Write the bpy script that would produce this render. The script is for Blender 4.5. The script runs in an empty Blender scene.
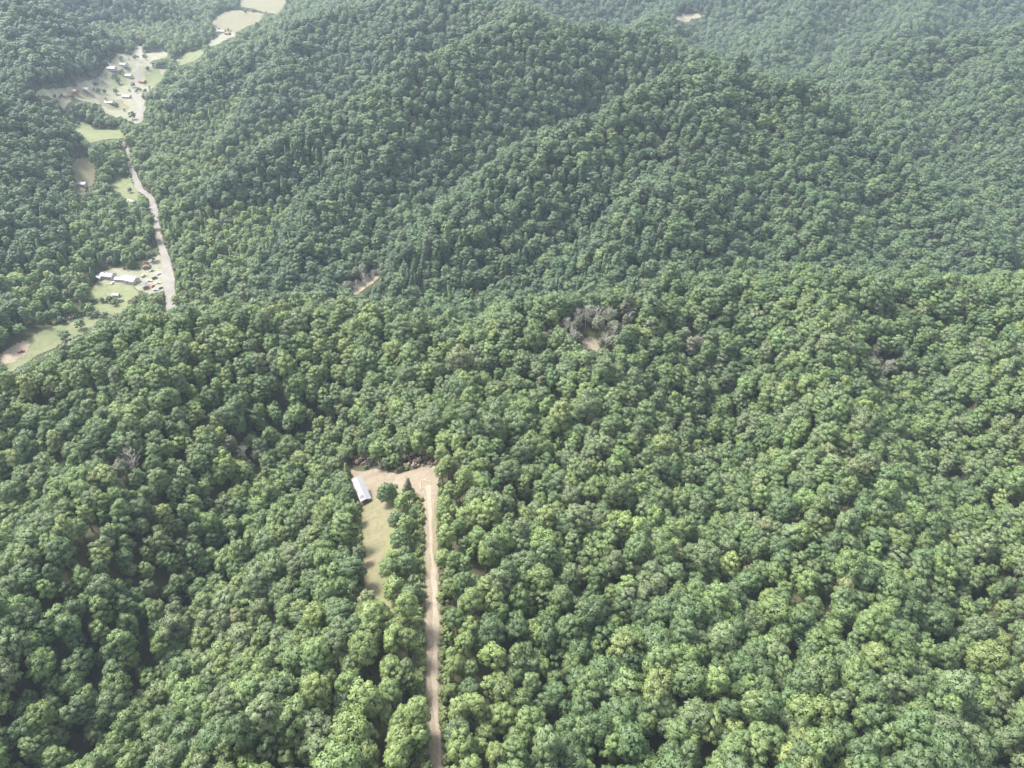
import bpy, bmesh, math, random
import numpy as np
from mathutils import Vector, Matrix

R = math.radians
rng = np.random.default_rng(11)
random.seed(5)
scene = bpy.context.scene
COL = scene.collection

# ------------------------------------------------------------------ camera
PITCH = R(37.0)
FPX = 711.0
HC = 420.0
SP, CP = math.sin(PITCH), math.cos(PITCH)
cam_d = bpy.data.cameras.new('camera')
cam = bpy.data.objects.new('camera', cam_d)
COL.objects.link(cam)
cam.location = (0, 0, HC)
cam.rotation_euler = (R(90) - PITCH, 0, 0)
cam_d.sensor_width = 36
cam_d.lens = 36 * FPX / 1024
cam_d.clip_start = 1
cam_d.clip_end = 40000
scene.camera = cam


def ray(px, py):
    u = (px - 512) / FPX
    v = (384 - py) / FPX
    return np.array([u, CP + v * SP, -SP + v * CP])


def P(px, py, t):
    d = ray(px, py)
    return np.array([0, 0, HC]) + d * t


def project(p):
    """world points (N,3) -> px, py, depth"""
    p = np.atleast_2d(np.asarray(p, float))
    z = p[:, 2] - HC
    t = p[:, 1] * CP - z * SP
    up = p[:, 1] * SP + z * CP
    tt = np.where(t > 1, t, 1)
    return 512 + FPX * p[:, 0] / tt, 384 - FPX * up / tt, t


# ------------------------------------------------------------------ noise
def _hash(ix, iy, seed):
    n = (ix.astype(np.int64) * 374761393 + iy.astype(np.int64) * 668265263 + seed * 1442695041) & 0xFFFFFFFF
    n = ((n ^ (n >> 13)) * 1274126177) & 0xFFFFFFFF
    n = n ^ (n >> 16)
    return (n & 0xFFFFFF) / float(0xFFFFFF)


def vnoise(x, y, s, seed=0):
    x = np.asarray(x, float) / s
    y = np.asarray(y, float) / s
    ix, iy = np.floor(x), np.floor(y)
    fx, fy = x - ix, y - iy
    fx = fx * fx * fx * (fx * (fx * 6 - 15) + 10)
    fy = fy * fy * fy * (fy * (fy * 6 - 15) + 10)
    a = _hash(ix, iy, seed); b = _hash(ix + 1, iy, seed)
    c = _hash(ix, iy + 1, seed); d = _hash(ix + 1, iy + 1, seed)
    return (a * (1 - fx) + b * fx) * (1 - fy) + (c * (1 - fx) + d * fx) * fy


def fbm(x, y, s, seed=0, octs=3):
    r = 0; a = 1; n = 0
    for k in range(octs):
        r = r + a * (vnoise(x, y, s / 2 ** k, seed + 17 * k) - 0.5)
        n += a; a *= 0.5
    return 2 * r / n


# ------------------------------------------------------------------ terrain
CANOPY = 21.0
FLOOR = HC - 345.0
# ridge lines: (pixel x, pixel y, depth) along the canopy, fall, rounding
RIDGES = [
    # near plateau: crest that makes the middle skyline
    ([(-260, 530, 370), (-120, 435, 405), (0, 380, 425), (60, 348, 440), (130, 319, 455), (230, 305, 468), (350, 313, 476),
      (430, 328, 470), (500, 326, 466), (600, 302, 480), (700, 284, 490), (820, 274, 500), (930, 275, 506),
      (1024, 286, 500), (1200, 306, 500)], .74, 26),
    # the road spur
    ([(430, 328, 470), (455, 398, 392), (440, 470, 330), (430, 540, 288), (432, 640, 246), (445, 768, 207), (460, 980, 165), (470, 1500, 120)], .60, 24),
    # left spur
    ([(150, 312, 455), (120, 400, 385), (60, 480, 335), (-20, 570, 288), (-120, 720, 240)], .90, 14),
    ([(432, 600, 262), (330, 660, 238), (250, 740, 216), (200, 900, 185)], .90, 13),
    # right of the road: bright spur, then ravine, then next spurs
    ([(560, 305, 474), (600, 400, 385), (625, 500, 318), (670, 600, 268), (735, 720, 226), (790, 900, 185)], .90, 13),
    ([(800, 270, 498), (840, 360, 415), (850, 450, 350), (870, 560, 290), (900, 680, 242), (940, 850, 195)], .90, 13),
    ([(1024, 280, 500), (1080, 420, 370), (1100, 560, 290), (1150, 760, 225)], .90, 13),
    # hill A, peak and its spurs
    ([(395, 292, 635), (425, 240, 680), (480, 190, 725), (560, 134, 770), (640, 90, 800), (690, 68, 820), (720, 60, 830),
      (760, 68, 842), (814, 88, 838), (860, 120, 820), (895, 146, 800), (945, 196, 750), (1000, 250, 690), (1060, 320, 640)], .88, 22),
    ([(720, 60, 830), (700, 130, 760), (640, 220, 680), (600, 280, 635)], .88, 16),
    ([(800, 84, 842), (812, 150, 765), (826, 230, 690)], .88, 16),
    ([(1024, 28, 1090), (1010, 90, 960), (1040, 150, 860), (1090, 200, 790)], .80, 18),
    ([(900, 46, 1130), (884, 84, 1010), (905, 118, 940)], .80, 16),
    # hill B
    ([(170, 222, 792), (200, 190, 805), (270, 146, 840), (335, 108, 870), (400, 76, 910), (460, 42, 960), (520, 18, 1010),
      (580, 22, 1030), (640, 32, 1040), (700, 50, 1030), (760, 72, 1010)], .88, 20),
    ([(400, 76, 910), (350, 160, 800), (300, 230, 720)], .88, 14),
    # hill C
    ([(134, 158, 985), (142, 132, 1035), (190, 86, 1130), (250, 46, 1210), (300, 18, 1260), (360, 4, 1270), (430, -8, 1250), (520, 0, 1180), (520, 18, 1010)], .78, 25),
    ([(300, 18, 1260), (260, 90, 1080), (215, 140, 960)], .88, 15),
    # left hill D
    ([(-350, 60, 800), (-150, 66, 850), (-60, 84, 870), (0, 102, 890), (45, 120, 905), (74, 150, 905)], .88, 20),
    ([(-60, 84, 870), (-20, 170, 760), (40, 235, 705), (80, 268, 700)], .78, 19),
    ([(-150, 66, 850), (-110, 190, 700), (-40, 280, 620), (20, 310, 610)], .78, 19),
    # top left hills E
    ([(-300, -60, 1150), (-100, -30, 1210), (0, -6, 1260), (50, 12, 1290), (100, 38, 1310), (132, 52, 1320)], .78, 25),
    ([(0, -6, 1260), (20, 40, 1150), (30, 70, 1090)], .88, 15),
    ([(-300, -70, 1700), (0, -60, 1650), (120, -14, 1700), (180, 8, 1710), (212, 32, 1690)], .78, 25),
    ([(150, -60, 2400), (230, -34, 2350), (300, -60, 2300), (480, -50, 2100), (600, -40, 2000)], .5, 40),
    ([(430, -8, 1250), (420, -40, 1500), (480, -50, 2100)], .5, 40),
    # far right hills
    ([(820, 84, 1130), (850, 68, 1140), (900, 46, 1130), (960, 36, 1110), (1024, 28, 1090), (1150, 10, 1050), (1350, 0, 1000)], .78, 25),
    ([(560, -22, 1750), (620, -16, 1750), (680, 2, 1700), (740, -14, 1700), (820, -24, 1720), (920, -30, 1700), (1030, -40, 1650), (1250, -60, 1500)], .5, 40),
    ([(820, -24, 1720), (790, 30, 1420), (770, 50, 1340)], .88, 20),
    ([(920, -30, 1700), (930, 8, 1450), (900, 28, 1340)], .88, 20),
    ([(680, 2, 1700), (650, 18, 1350), (640, 28, 1200)], .88, 20),
    ([(900, -80, 2600), (1100, -90, 2500), (1500, -100, 2300)], .5, 60),
]


def segdist(X, Y, a, b):
    ax, ay = a[0], a[1]
    dx, dy = b[0] - ax, b[1] - ay
    L = dx * dx + dy * dy + 1e-9
    s = np.clip(((X - ax) * dx + (Y - ay) * dy) / L, 0, 1)
    d = np.hypot(X - ax - s * dx, Y - ay - s * dy)
    return d, a[2] + s * (b[2] - a[2])


def height(X, Y):
    X = np.asarray(X, float); Y = np.asarray(Y, float)
    wx = X + 14 * fbm(X, Y, 110, 3, 2)
    wy = Y + 14 * fbm(X, Y, 110, 9, 2)
    k = 7.0
    acc = np.zeros_like(X)
    m = None
    hs = []
    for pts, sl, rd in RIDGES:
        W = [P(*q) - np.array([0, 0, CANOPY]) for q in pts]
        best = None
        for a, b in zip(W[:-1], W[1:]):
            d, zr = segdist(wx, wy, a, b)
            h = zr - sl * (np.sqrt(d * d + rd * rd) - rd)
            best = h if best is None else np.maximum(best, h)
        hs.append(best)
    # far country: rolling ridges
    r = np.hypot(X, Y)
    far = np.clip((np.maximum(Y - 2300, np.maximum(np.abs(X) - 1300, -Y - 150))) / 800, 0, 1)
    rolling = FLOOR - 40 + (40 + 150 * (1 - np.abs(fbm(X, Y, 900, 41, 3)) * 1.6)) * far - 300 * (1 - far)
    hs.append(rolling)
    hs.append(np.full_like(X, FLOOR) + 2.0 * fbm(X, Y, 160, 77, 2))
    m = np.maximum.reduce(hs)
    for h in hs:
        acc += np.exp(np.clip((h - m) / k, -30, 0))
    z = m + k * np.log(acc)
    rel = np.clip((z - FLOOR - 6) / 50, 0, 1)
    rug = fbm(X, Y, 70, 21, 3) * 5.0 + (0.5 - np.abs(fbm(X, Y, 130, 5, 2))) * 9.0 - 2.0
    # keep the road spur even
    W = [P(*q) for q in RIDGES[1][0]]
    dr = np.minimum.reduce([segdist(X, Y, a, b)[0] for a, b in zip(W[:-1], W[1:])])
    calm = np.clip((dr - 25) / 60, 0.1, 1)
    return z + rug * rel * calm


def axis(lo, hi, step, outs):
    a = list(np.arange(lo, hi + .01, step))
    x = hi; s = step
    while x < outs[1]:
        s *= 1.25; x += s; a.append(x)
    x = lo; s = step; b = []
    while x > outs[0]:
        s *= 1.25; x -= s; b.append(x)
    return np.array(b[::-1] + a)


GX = axis(-1320, 1320, 6, (-11000, 11000))
GY = axis(-60, 2400, 6, (-6000, 14000))
MX, MY = np.meshgrid(GX, GY)
GZ = height(MX, MY)


def hz(x, y):
    """height of the terrain mesh itself (same triangles)"""
    x = np.asarray(x, float); y = np.asarray(y, float)
    i = np.clip(np.searchsorted(GX, x) - 1, 0, len(GX) - 2)
    j = np.clip(np.searchsorted(GY, y) - 1, 0, len(GY) - 2)
    fx = (x - GX[i]) / (GX[i + 1] - GX[i]); fy = (y - GY[j]) / (GY[j + 1] - GY[j])
    a = GZ[j, i]; b = GZ[j, i + 1]; c = GZ[j + 1, i + 1]; d = GZ[j + 1, i]
    return np.where(fx >= fy, a + fx * (b - a) + fy * (c - b), a + fy * (d - a) + fx * (c - d))


def ground_at(px, py, up=0.0):
    """where the view ray of a pixel meets the terrain (raised by up)"""
    d = ray(px, py)
    t = np.arange(60, 3500, 1.0)
    q = np.array([0, 0, HC]) + d[None] * t[:, None]
    below = q[:, 2] <= hz(q[:, 0], q[:, 1]) + up
    k = int(np.argmax(below)) if below.any() else len(t) - 1
    p = q[k]
    return np.array([p[0], p[1], float(hz(p[0], p[1]))])


def link(name, me, parent=None):
    o = bpy.data.objects.new(name, me)
    COL.objects.link(o)
    if parent is not None:
        o.parent = parent
    return o


def tag(o, label=None, cat=None, group=None, kind=None):
    if label: o['label'] = label
    if cat: o['category'] = cat
    if group: o['group'] = group
    if kind: o['kind'] = kind
    return o


# ------------------------------------------------------------------ materials
def new_mat(name):
    m = bpy.data.materials.new(name)
    m.use_nodes = True
    nt = m.node_tree
    b = nt.nodes['Principled BSDF']
    b.inputs['Specular IOR Level'].default_value = 0.2
    return m, nt, b


def plain(name, col, rough=.8, metal=0, noise=.25, scale=1.5):
    m, nt, b = new_mat(name)
    tc = nt.nodes.new('ShaderNodeTexCoord')
    n = nt.nodes.new('ShaderNodeTexNoise'); n.inputs['Scale'].default_value = scale; n.inputs['Detail'].default_value = 4
    r = nt.nodes.new('ShaderNodeValToRGB')
    r.color_ramp.elements[0].position = .3; r.color_ramp.elements[1].position = .7
    r.color_ramp.elements[0].color = [c * (1 - noise) for c in col] + [1]
    r.color_ramp.elements[1].color = [min(1, c * (1 + noise)) for c in col] + [1]
    nt.links.new(tc.outputs['Object'], n.inputs['Vector'])
    nt.links.new(n.outputs['Fac'], r.inputs['Fac'])
    nt.links.new(r.outputs['Color'], b.inputs['Base Color'])
    b.inputs['Roughness'].default_value = rough
    b.inputs['Metallic'].default_value = metal
    return m


def earth(name, cols, s1, s2, bump=.4):
    """ground cover: three colours mixed by two sizes of noise"""
    m, nt, b = new_mat(name)
    N, L = nt.nodes, nt.links
    g = N.new('ShaderNodeNewGeometry')
    n1 = N.new('ShaderNodeTexNoise'); n1.inputs['Scale'].default_value = 1 / s1; n1.inputs['Detail'].default_value = 6; n1.inputs['Roughness'].default_value = .65
    n2 = N.new('ShaderNodeTexNoise'); n2.inputs['Scale'].default_value = 1 / s2; n2.inputs['Detail'].default_value = 5; n2.inputs['Roughness'].default_value = .7
    L.new(g.outputs['Position'], n1.inputs['Vector']); L.new(g.outputs['Position'], n2.inputs['Vector'])
    r1 = N.new('ShaderNodeValToRGB'); r1.color_ramp.elements[0].position = .38; r1.color_ramp.elements[1].position = .62
    r1.color_ramp.elements[0].color = (*cols[0], 1); r1.color_ramp.elements[1].color = (*cols[1], 1)
    r2 = N.new('ShaderNodeValToRGB'); r2.color_ramp.elements[0].position = .48; r2.color_ramp.elements[1].position = .7
    r2.color_ramp.elements[0].color = (0, 0, 0, 1); r2.color_ramp.elements[1].color = (1, 1, 1, 1)
    mx = N.new('ShaderNodeMix'); mx.data_type = 'RGBA'
    L.new(n1.outputs['Fac'], r1.inputs['Fac']); L.new(n2.outputs['Fac'], r2.inputs['Fac'])
    L.new(r2.outputs['Color'], mx.inputs[0]); L.new(r1.outputs['Color'], mx.inputs[6]); mx.inputs[7].default_value = (*cols[2], 1)
    L.new(mx.outputs[2], b.inputs['Base Color'])
    bp = N.new('ShaderNodeBump'); bp.inputs['Strength'].default_value = bump; bp.inputs['Distance'].default_value = .5
    L.new(n2.outputs['Fac'], bp.inputs['Height']); L.new(bp.outputs['Normal'], b.inputs['Normal'])
    b.inputs['Roughness'].default_value = .95
    return m


M_FLOOR = earth('forest_floor', [(.035, .04, .018), (.055, .055, .025), (.075, .06, .04)], 14, 3)
M_DIRT = earth('dirt_track', [(0.160, 0.131, 0.094), (0.198, 0.169, 0.126), (0.129, 0.100, 0.072)], 5, 1.1)
M_DIRTDULL = earth('dirt_verge', [(.135, .118, .072), (.165, .138, .095), (.095, .118, .048)], 5, 1.6)
M_TRACK = earth('packed_track', [(0.219, 0.185, 0.142), (0.253, 0.215, 0.164), (0.180, 0.144, 0.106)], 4, 1)
M_WEEDS = earth('weedy_ground', [(.105, .135, .052), (.15, .155, .075), (.16, .125, .08)], 5, 1.4)
M_FIELD = earth('mown_grass', [(0.127, 0.123, 0.067), (0.170, 0.142, 0.090), (0.092, 0.106, 0.047)], 9, 2)
M_MEADOW = earth('valley_meadow', [(0.116, 0.134, 0.065), (0.151, 0.160, 0.086), (0.093, 0.108, 0.052)], 22, 5)
M_HAY = earth('hay_field', [(0.131, 0.122, 0.073), (0.149, 0.135, 0.089), (0.105, 0.104, 0.056)], 40, 8)
M_PALE = earth('pale_lot', [(0.163, 0.161, 0.110), (0.208, 0.200, 0.150), (0.099, 0.114, 0.058)], 16, 4)
M_GRAVEL = earth('gravel_road', [(0.172, 0.162, 0.143), (0.208, 0.196, 0.177), (0.140, 0.130, 0.109)], 12, 2)
M_LITTER = earth('slope_clearing', [(0.221, 0.188, 0.137), (0.275, 0.235, 0.180), (0.117, 0.114, 0.071)], 6, 2)
M_BARK = plain('bark', (.10, .085, .065), .9, 0, .3, 2)
M_BAREBARK = plain('bare_bark', (.36, .345, .30), .9, 0, .25, 2)
M_WHITEMETAL = plain('white_metal_roof', (0.197, 0.201, 0.213), .45, 0, .05, .6)
M_GREYMETAL = plain('grey_metal_roof', (0.306, 0.315, 0.332), .5, 0, .12, .5)
M_REDROOF = plain('rust_roof', (0.204, 0.125, 0.099), .7, 0, .2, .8)
M_DARKROOF = plain('shingle_roof', (.16, .15, .15), .85, 0, .2, 1)
M_SIDING = plain('pale_siding', (.42, .41, .38), .7, 0, .06, .7)
M_BROWNWALL = plain('board_wall', (.24, .17, .11), .8, 0, .2, 1.5)
M_GLASS = plain('dark_glass', (.03, .035, .04), .15, 0, .1, 1)
M_DOOR = plain('door_paint', (.20, .10, .07), .6, 0, .1, 1)
M_BRICK = plain('chimney_brick', (.30, .15, .11), .85, 0, .2, 4)
M_TYRE = plain('tyre_rubber', (.025, .025, .025), .9, 0, .1, 4)
M_GREYPATCH = plain('grey_patch', (0.120, 0.114, 0.114), .7, 0, .15, 2)  # dark grey patch lying on the cabin roof


def leaf_material():
    m = bpy.data.materials.new('leaves')
    m.use_nodes = True
    nt = m.node_tree; N, L = nt.nodes, nt.links
    N.clear()
    out = N.new('ShaderNodeOutputMaterial')
    at = N.new('ShaderNodeAttribute'); at.attribute_type = 'INSTANCER'; at.attribute_name = 'tint'
    tc = N.new('ShaderNodeTexCoord')
    no = N.new('ShaderNodeTexNoise'); no.inputs['Scale'].default_value = .55; no.inputs['Detail'].default_value = 3
    L.new(tc.outputs['Object'], no.inputs['Vector'])
    rp = N.new('ShaderNodeValToRGB')
    rp.color_ramp.elements[0].position = .3; rp.color_ramp.elements[1].position = .7
    rp.color_ramp.elements[0].color = (.78, .80, .86, 1); rp.color_ramp.elements[1].color = (1.24, 1.2, 1.1, 1)
    L.new(no.outputs['Fac'], rp.inputs['Fac'])
    mu = N.new('ShaderNodeMix'); mu.data_type = 'RGBA'; mu.blend_type = 'MULTIPLY'; mu.inputs[0].default_value = 1
    L.new(at.outputs['Color'], mu.inputs[6]); L.new(rp.outputs['Color'], mu.inputs[7])
    d = N.new('ShaderNodeBsdfPrincipled'); d.inputs['Roughness'].default_value = .55; d.inputs['Specular IOR Level'].default_value = .34
    L.new(mu.outputs[2], d.inputs['Base Color'])
    tr = N.new('ShaderNodeBsdfTranslucent')
    L.new(mu.outputs[2], tr.inputs['Color'])
    ms = N.new('ShaderNodeMixShader'); ms.inputs[0].default_value = .09
    L.new(d.outputs[0], ms.inputs[1]); L.new(tr.outputs[0], ms.inputs[2])
    L.new(ms.outputs[0], out.inputs['Surface'])
    return m


M_LEAF = leaf_material()

# ------------------------------------------------------------------ terrain mesh
ny, nx = MX.shape
V = np.stack([MX.ravel(), MY.ravel(), GZ.ravel()], 1)
idx = np.arange(nx * ny).reshape(ny, nx)
a = idx[:-1, :-1].ravel(); b = idx[:-1, 1:].ravel(); c = idx[1:, 1:].ravel(); d = idx[1:, :-1].ravel()
F = np.concatenate([np.stack([a, b, c], 1), np.stack([a, c, d], 1)])


def np_mesh(name, V, F, mat=None, smooth=False):
    me = bpy.data.meshes.new(name)
    V = np.asarray(V, np.float32); F = np.asarray(F, np.int32)
    me.vertices.add(len(V)); me.vertices.foreach_set('co', V.ravel())
    k = F.shape[1]
    me.loops.add(F.size); me.loops.foreach_set('vertex_index', F.ravel())
    me.polygons.add(len(F)); me.polygons.foreach_set('loop_start', np.arange(len(F), dtype=np.int32) * k)
    if smooth:
        me.polygons.foreach_set('use_smooth', np.ones(len(F), bool))
    me.update(calc_edges=True)
    if mat: me.materials.append(mat)
    return me


terrain = tag(link('ground', np_mesh('ground', V, F, M_FLOOR, True)), kind='structure')


# ------------------------------------------------------------------ clearings, fields, roads (sheets on the ground)
def in_poly(x, y, poly):
    x = np.asarray(x); y = np.asarray(y)
    ins = np.zeros(x.shape, bool)
    n = len(poly)
    for i in range(n):
        x0, y0 = poly[i]; x1, y1 = poly[(i + 1) % n]
        c = ((y0 > y) != (y1 > y)) & (x < (x1 - x0) * (y - y0) / (y1 - y0 + 1e-12) + x0)
        ins ^= c
    return ins


CLEAR_PX = []      # picture outlines in which ground shows: no crown may cover them
CLEAR_W = []       # the same as outlines on the ground
CLEAR_PX.append([(350, 471), (362, 471), (374, 501), (361, 506), (356, 496)])   # the cabin


def sheet(name, px_poly, mat, res, off, rag=1.0, clear=True):
    W = [ground_at(*q)[:2] for q in px_poly]
    if clear:
        CLEAR_PX.append(px_poly); CLEAR_W.append(W)
    xs = [w[0] for w in W]; ys = [w[1] for w in W]
    ax = np.arange(min(xs) - 2 * res, max(xs) + 2 * res, res); ay = np.arange(min(ys) - 2 * res, max(ys) + 2 * res, res)
    X, Y = np.meshgrid(ax, ay)
    cx = X[:-1, :-1] + res / 2; cy = Y[:-1, :-1] + res / 2
    ok = in_poly(cx + rag * fbm(cx, cy, 6 * rag + 2, 31, 3) * 1.5, cy + rag * fbm(cx, cy, 6 * rag + 2, 57, 3) * 1.5, W)
    n = X.shape[1]
    jj, ii = np.nonzero(ok)
    q = np.stack([jj * n + ii, jj * n + ii + 1, (jj + 1) * n + ii + 1, (jj + 1) * n + ii], 1)
    used, inv = np.unique(q.ravel(), return_inverse=True)
    x = X.ravel()[used]; y = Y.ravel()[used]
    Vv = np.stack([x, y, hz(x, y) + off], 1)
    o = link(name, np_mesh(name, Vv, inv.reshape(q.shape), mat, True))
    return tag(o, kind='structure')


def ribbon(name, px_pts, mat, off, res=2.0, uneven=1.1, on=0):
    """px_pts: (px_left, px_right, py); a road draped over the ground"""
    Lw = [ground_at(a, y) for a, b, y in px_pts]; Rw = [ground_at(b, y) for a, b, y in px_pts]
    if on:                                        # the road runs on towards the viewer, out of sight behind the ridge
        Lw.insert(0, Lw[0] + (Lw[0] - Lw[1]) * on); Rw.insert(0, Rw[0] + (Rw[0] - Rw[1]) * on)
    CLEAR_PX.append([(a, y) for a, b, y in px_pts] + [(b, y) for a, b, y in px_pts[::-1]])
    CLEAR_W.append([w[:2] for w in Lw] + [w[:2] for w in Rw[::-1]])
    rows = []
    for k in range(len(Lw) - 1):
        n = max(2, int(np.linalg.norm(Lw[k + 1][:2] - Lw[k][:2]) / res))
        for s in np.linspace(0, 1, n, endpoint=(k == len(Lw) - 2)):
            rows.append((Lw[k] * (1 - s) + Lw[k + 1] * s, Rw[k] * (1 - s) + Rw[k + 1] * s))
    m = 9
    Vv = []
    for l, r in rows:
        w = r - l
        e0 = uneven * float(fbm(l[0], l[1], 9, 3, 3)); e1 = uneven * float(fbm(r[0], r[1], 9, 8, 3))
        wl = np.linalg.norm(w[:2]) + 1e-6
        for q in np.linspace(0, 1, m):
            s = e0 / wl + q * (1 + (e1 - e0) / wl)
            p = l + w * s
            Vv.append((p[0], p[1], 0))
    Vv = np.array(Vv); Vv[:, 2] = hz(Vv[:, 0], Vv[:, 1]) + off
    i = np.arange(len(rows) * m).reshape(len(rows), m)
    q = np.stack([i[:-1, :-1].ravel(), i[1:, :-1].ravel(), i[1:, 1:].ravel(), i[:-1, 1:].ravel()], 1)
    return tag(link(name, np_mesh(name, Vv, q, mat, True)), kind='structure')


sheet('roadside_verge', [(411, 484), (438, 480), (437, 520), (438, 570), (444, 620), (442, 665), (443, 715), (448, 770), (432, 770), (425, 715), (419, 665), (417, 620), (418, 570), (420, 520), (414, 500)], M_DIRTDULL, .8, .06, .7)
ribbon('dirt_road', [(420, 438, 474), (421, 438, 490), (424, 435, 506), (425, 434, 520), (425, 434, 545), (427, 437, 570), (426, 438, 595), (425, 441, 620), (426, 440, 645), (426, 439, 670),
                     (428, 439, 695), (430, 440, 720), (433, 443, 745), (436, 447, 790)], M_DIRT, .12)
ribbon('wheel_track', [(426, 431, 486), (427, 432, 506), (429, 432.5, 520), (429.5, 433, 545), (431.5, 435.5, 570), (432, 436.5, 595), (433, 439, 620), (432.5, 438, 645), (432.5, 437.5, 670), (433.5, 437, 695), (435, 438, 720), (438, 441, 745), (441, 445, 790)], M_TRACK, .18, 1.5, .8)
sheet('grass_strip', [(359, 494), (392, 496), (391, 520), (386, 550), (381, 580), (377, 600), (369, 610), (364, 600), (363, 560), (363, 525), (360, 505)], M_FIELD, .8, .10, .8)
sheet('weedy_yard', [(374, 484), (418, 480), (421, 520), (419, 570), (418, 612), (362, 618), (359, 560), (356, 505)], M_WEEDS, .8, .05, 1, False)
sheet('dirt_yard', [(347, 468), (362, 471), (400, 472), (425, 468), (435, 468), (439, 473), (439, 482), (436, 492), (424, 500), (414, 498), (411, 487), (396, 488), (384, 492), (376, 496), (362, 490), (350, 484)], M_DIRT, .6, .08, 2.2)
sheet('bare_hilltop', [(582, 340), (588, 336), (596, 340), (603, 340), (600, 346), (596, 353), (590, 350), (583, 349)], M_LITTER, .9, .2, 2)
sheet('bare_slope', [(347, 295), (353, 289), (362, 284), (370, 276), (381, 275), (376, 283), (369, 287), (360, 296), (352, 298)], M_LITTER, 1.2, .3, 3)
# valley on the left
ribbon('gravel_road', [(165, 176, 296), (163, 175, 280), (162, 172, 265), (159, 167, 250), (156, 163, 240), (153, 160, 225), (150, 158, 210), (149, 155, 200), (144, 152, 195), (136, 144, 190),
                       (133, 139, 180), (129, 135, 170), (127, 131, 160), (125, 129, 150), (123, 127, 142)], M_GRAVEL, .5, 4, on=2.5)
ribbon('village_road', [(134, 140, 124), (138, 143, 114), (137, 142, 104), (130, 136, 96), (134, 139, 86), (136, 140, 76), (139, 142, 62), (138, 142, 46)], M_GRAVEL, .6, 5)
sheet('lower_meadow', [(0, 366), (12, 352), (30, 337), (52, 328), (64, 322), (84, 316), (100, 318), (98, 326), (88, 333), (68, 342), (52, 352), (30, 362), (8, 376)], M_MEADOW, 1.8, .4, 3)
sheet('middle_meadow', [(92, 302), (90, 292), (98, 284), (134, 286), (136, 296), (128, 302), (128, 316), (106, 318), (92, 315)], M_MEADOW, 1.8, .4, 3)
sheet('dirt_lot', [(0, 366), (0, 356), (14, 346), (28, 342), (32, 347), (24, 356), (10, 364)], M_LITTER, 2, .6, 2)
sheet('house_lot', [(97, 284), (100, 274), (112, 268), (134, 272), (146, 262), (158, 256), (166, 262), (168, 290), (150, 296), (136, 292), (134, 286)], M_PALE, 1.8, .3, 3)
sheet('side_field', [(72, 166), (78, 160), (96, 158), (97, 168), (97, 182), (84, 188), (84, 196), (78, 196), (76, 182)], M_HAY, 2, .4, 4)
sheet('roadside_lawn', [(113, 184), (128, 176), (138, 192), (140, 202), (126, 200), (114, 190)], M_MEADOW, 4, .3, 4)
sheet('upper_field', [(32, 96), (50, 90), (76, 87), (90, 80), (106, 66), (118, 56), (134, 54), (138, 44), (144, 54), (170, 50), (168, 56), (150, 62), (156, 70), (168, 68), (164, 78), (152, 88), (146, 98), (143, 122), (136, 124), (124, 118), (108, 114), (98, 104), (76, 100), (60, 112), (54, 100)], M_PALE, 2.5, .4, 5)
sheet('paddock', [(112, 76), (126, 74), (128, 84), (118, 88), (108, 86)], M_MEADOW, 2.5, .7, 4, False)
sheet('paddock', [(100, 96), (122, 100), (128, 110), (110, 110), (98, 102)], M_HAY, 2.5, .7, 4, False)
sheet('paddock', [(146, 68), (160, 70), (164, 78), (152, 88), (144, 84)], M_MEADOW, 2.5, .7, 4, False)
sheet('paddock', [(60, 92), (84, 90), (92, 96), (74, 99), (58, 98)], M_HAY, 2.5, .7, 4, False)
sheet('green_patch', [(175, 62), (186, 54), (202, 49), (206, 54), (196, 62), (180, 66)], M_MEADOW, 3, .6, 5)
sheet('near_green_patch', [(72, 128), (86, 122), (96, 130), (122, 130), (124, 138), (104, 141), (90, 144)], M_MEADOW, 2.5, .5, 5)
sheet('far_hay_field', [(211, 22), (222, 13), (238, 10), (252, 12), (266, 14), (258, 22), (244, 28), (232, 34), (216, 32)], M_HAY, 3, .5, 6)
sheet('farthest_field', [(240, 6), (240, -6), (288, -6), (284, 8), (276, 14), (256, 10)], M_HAY, 3.5, .5, 6)
sheet('bare_saddle', [(673, 17), (682, 14), (700, 13), (704, 16), (692, 19), (686, 24), (679, 21)], M_LITTER, 3, .5, 6)
sheet('field_track', [(205, 48), (212, 40), (222, 34), (234, 32), (238, 36), (226, 40), (214, 46)], M_PALE, 3, .7, 4)


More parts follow.
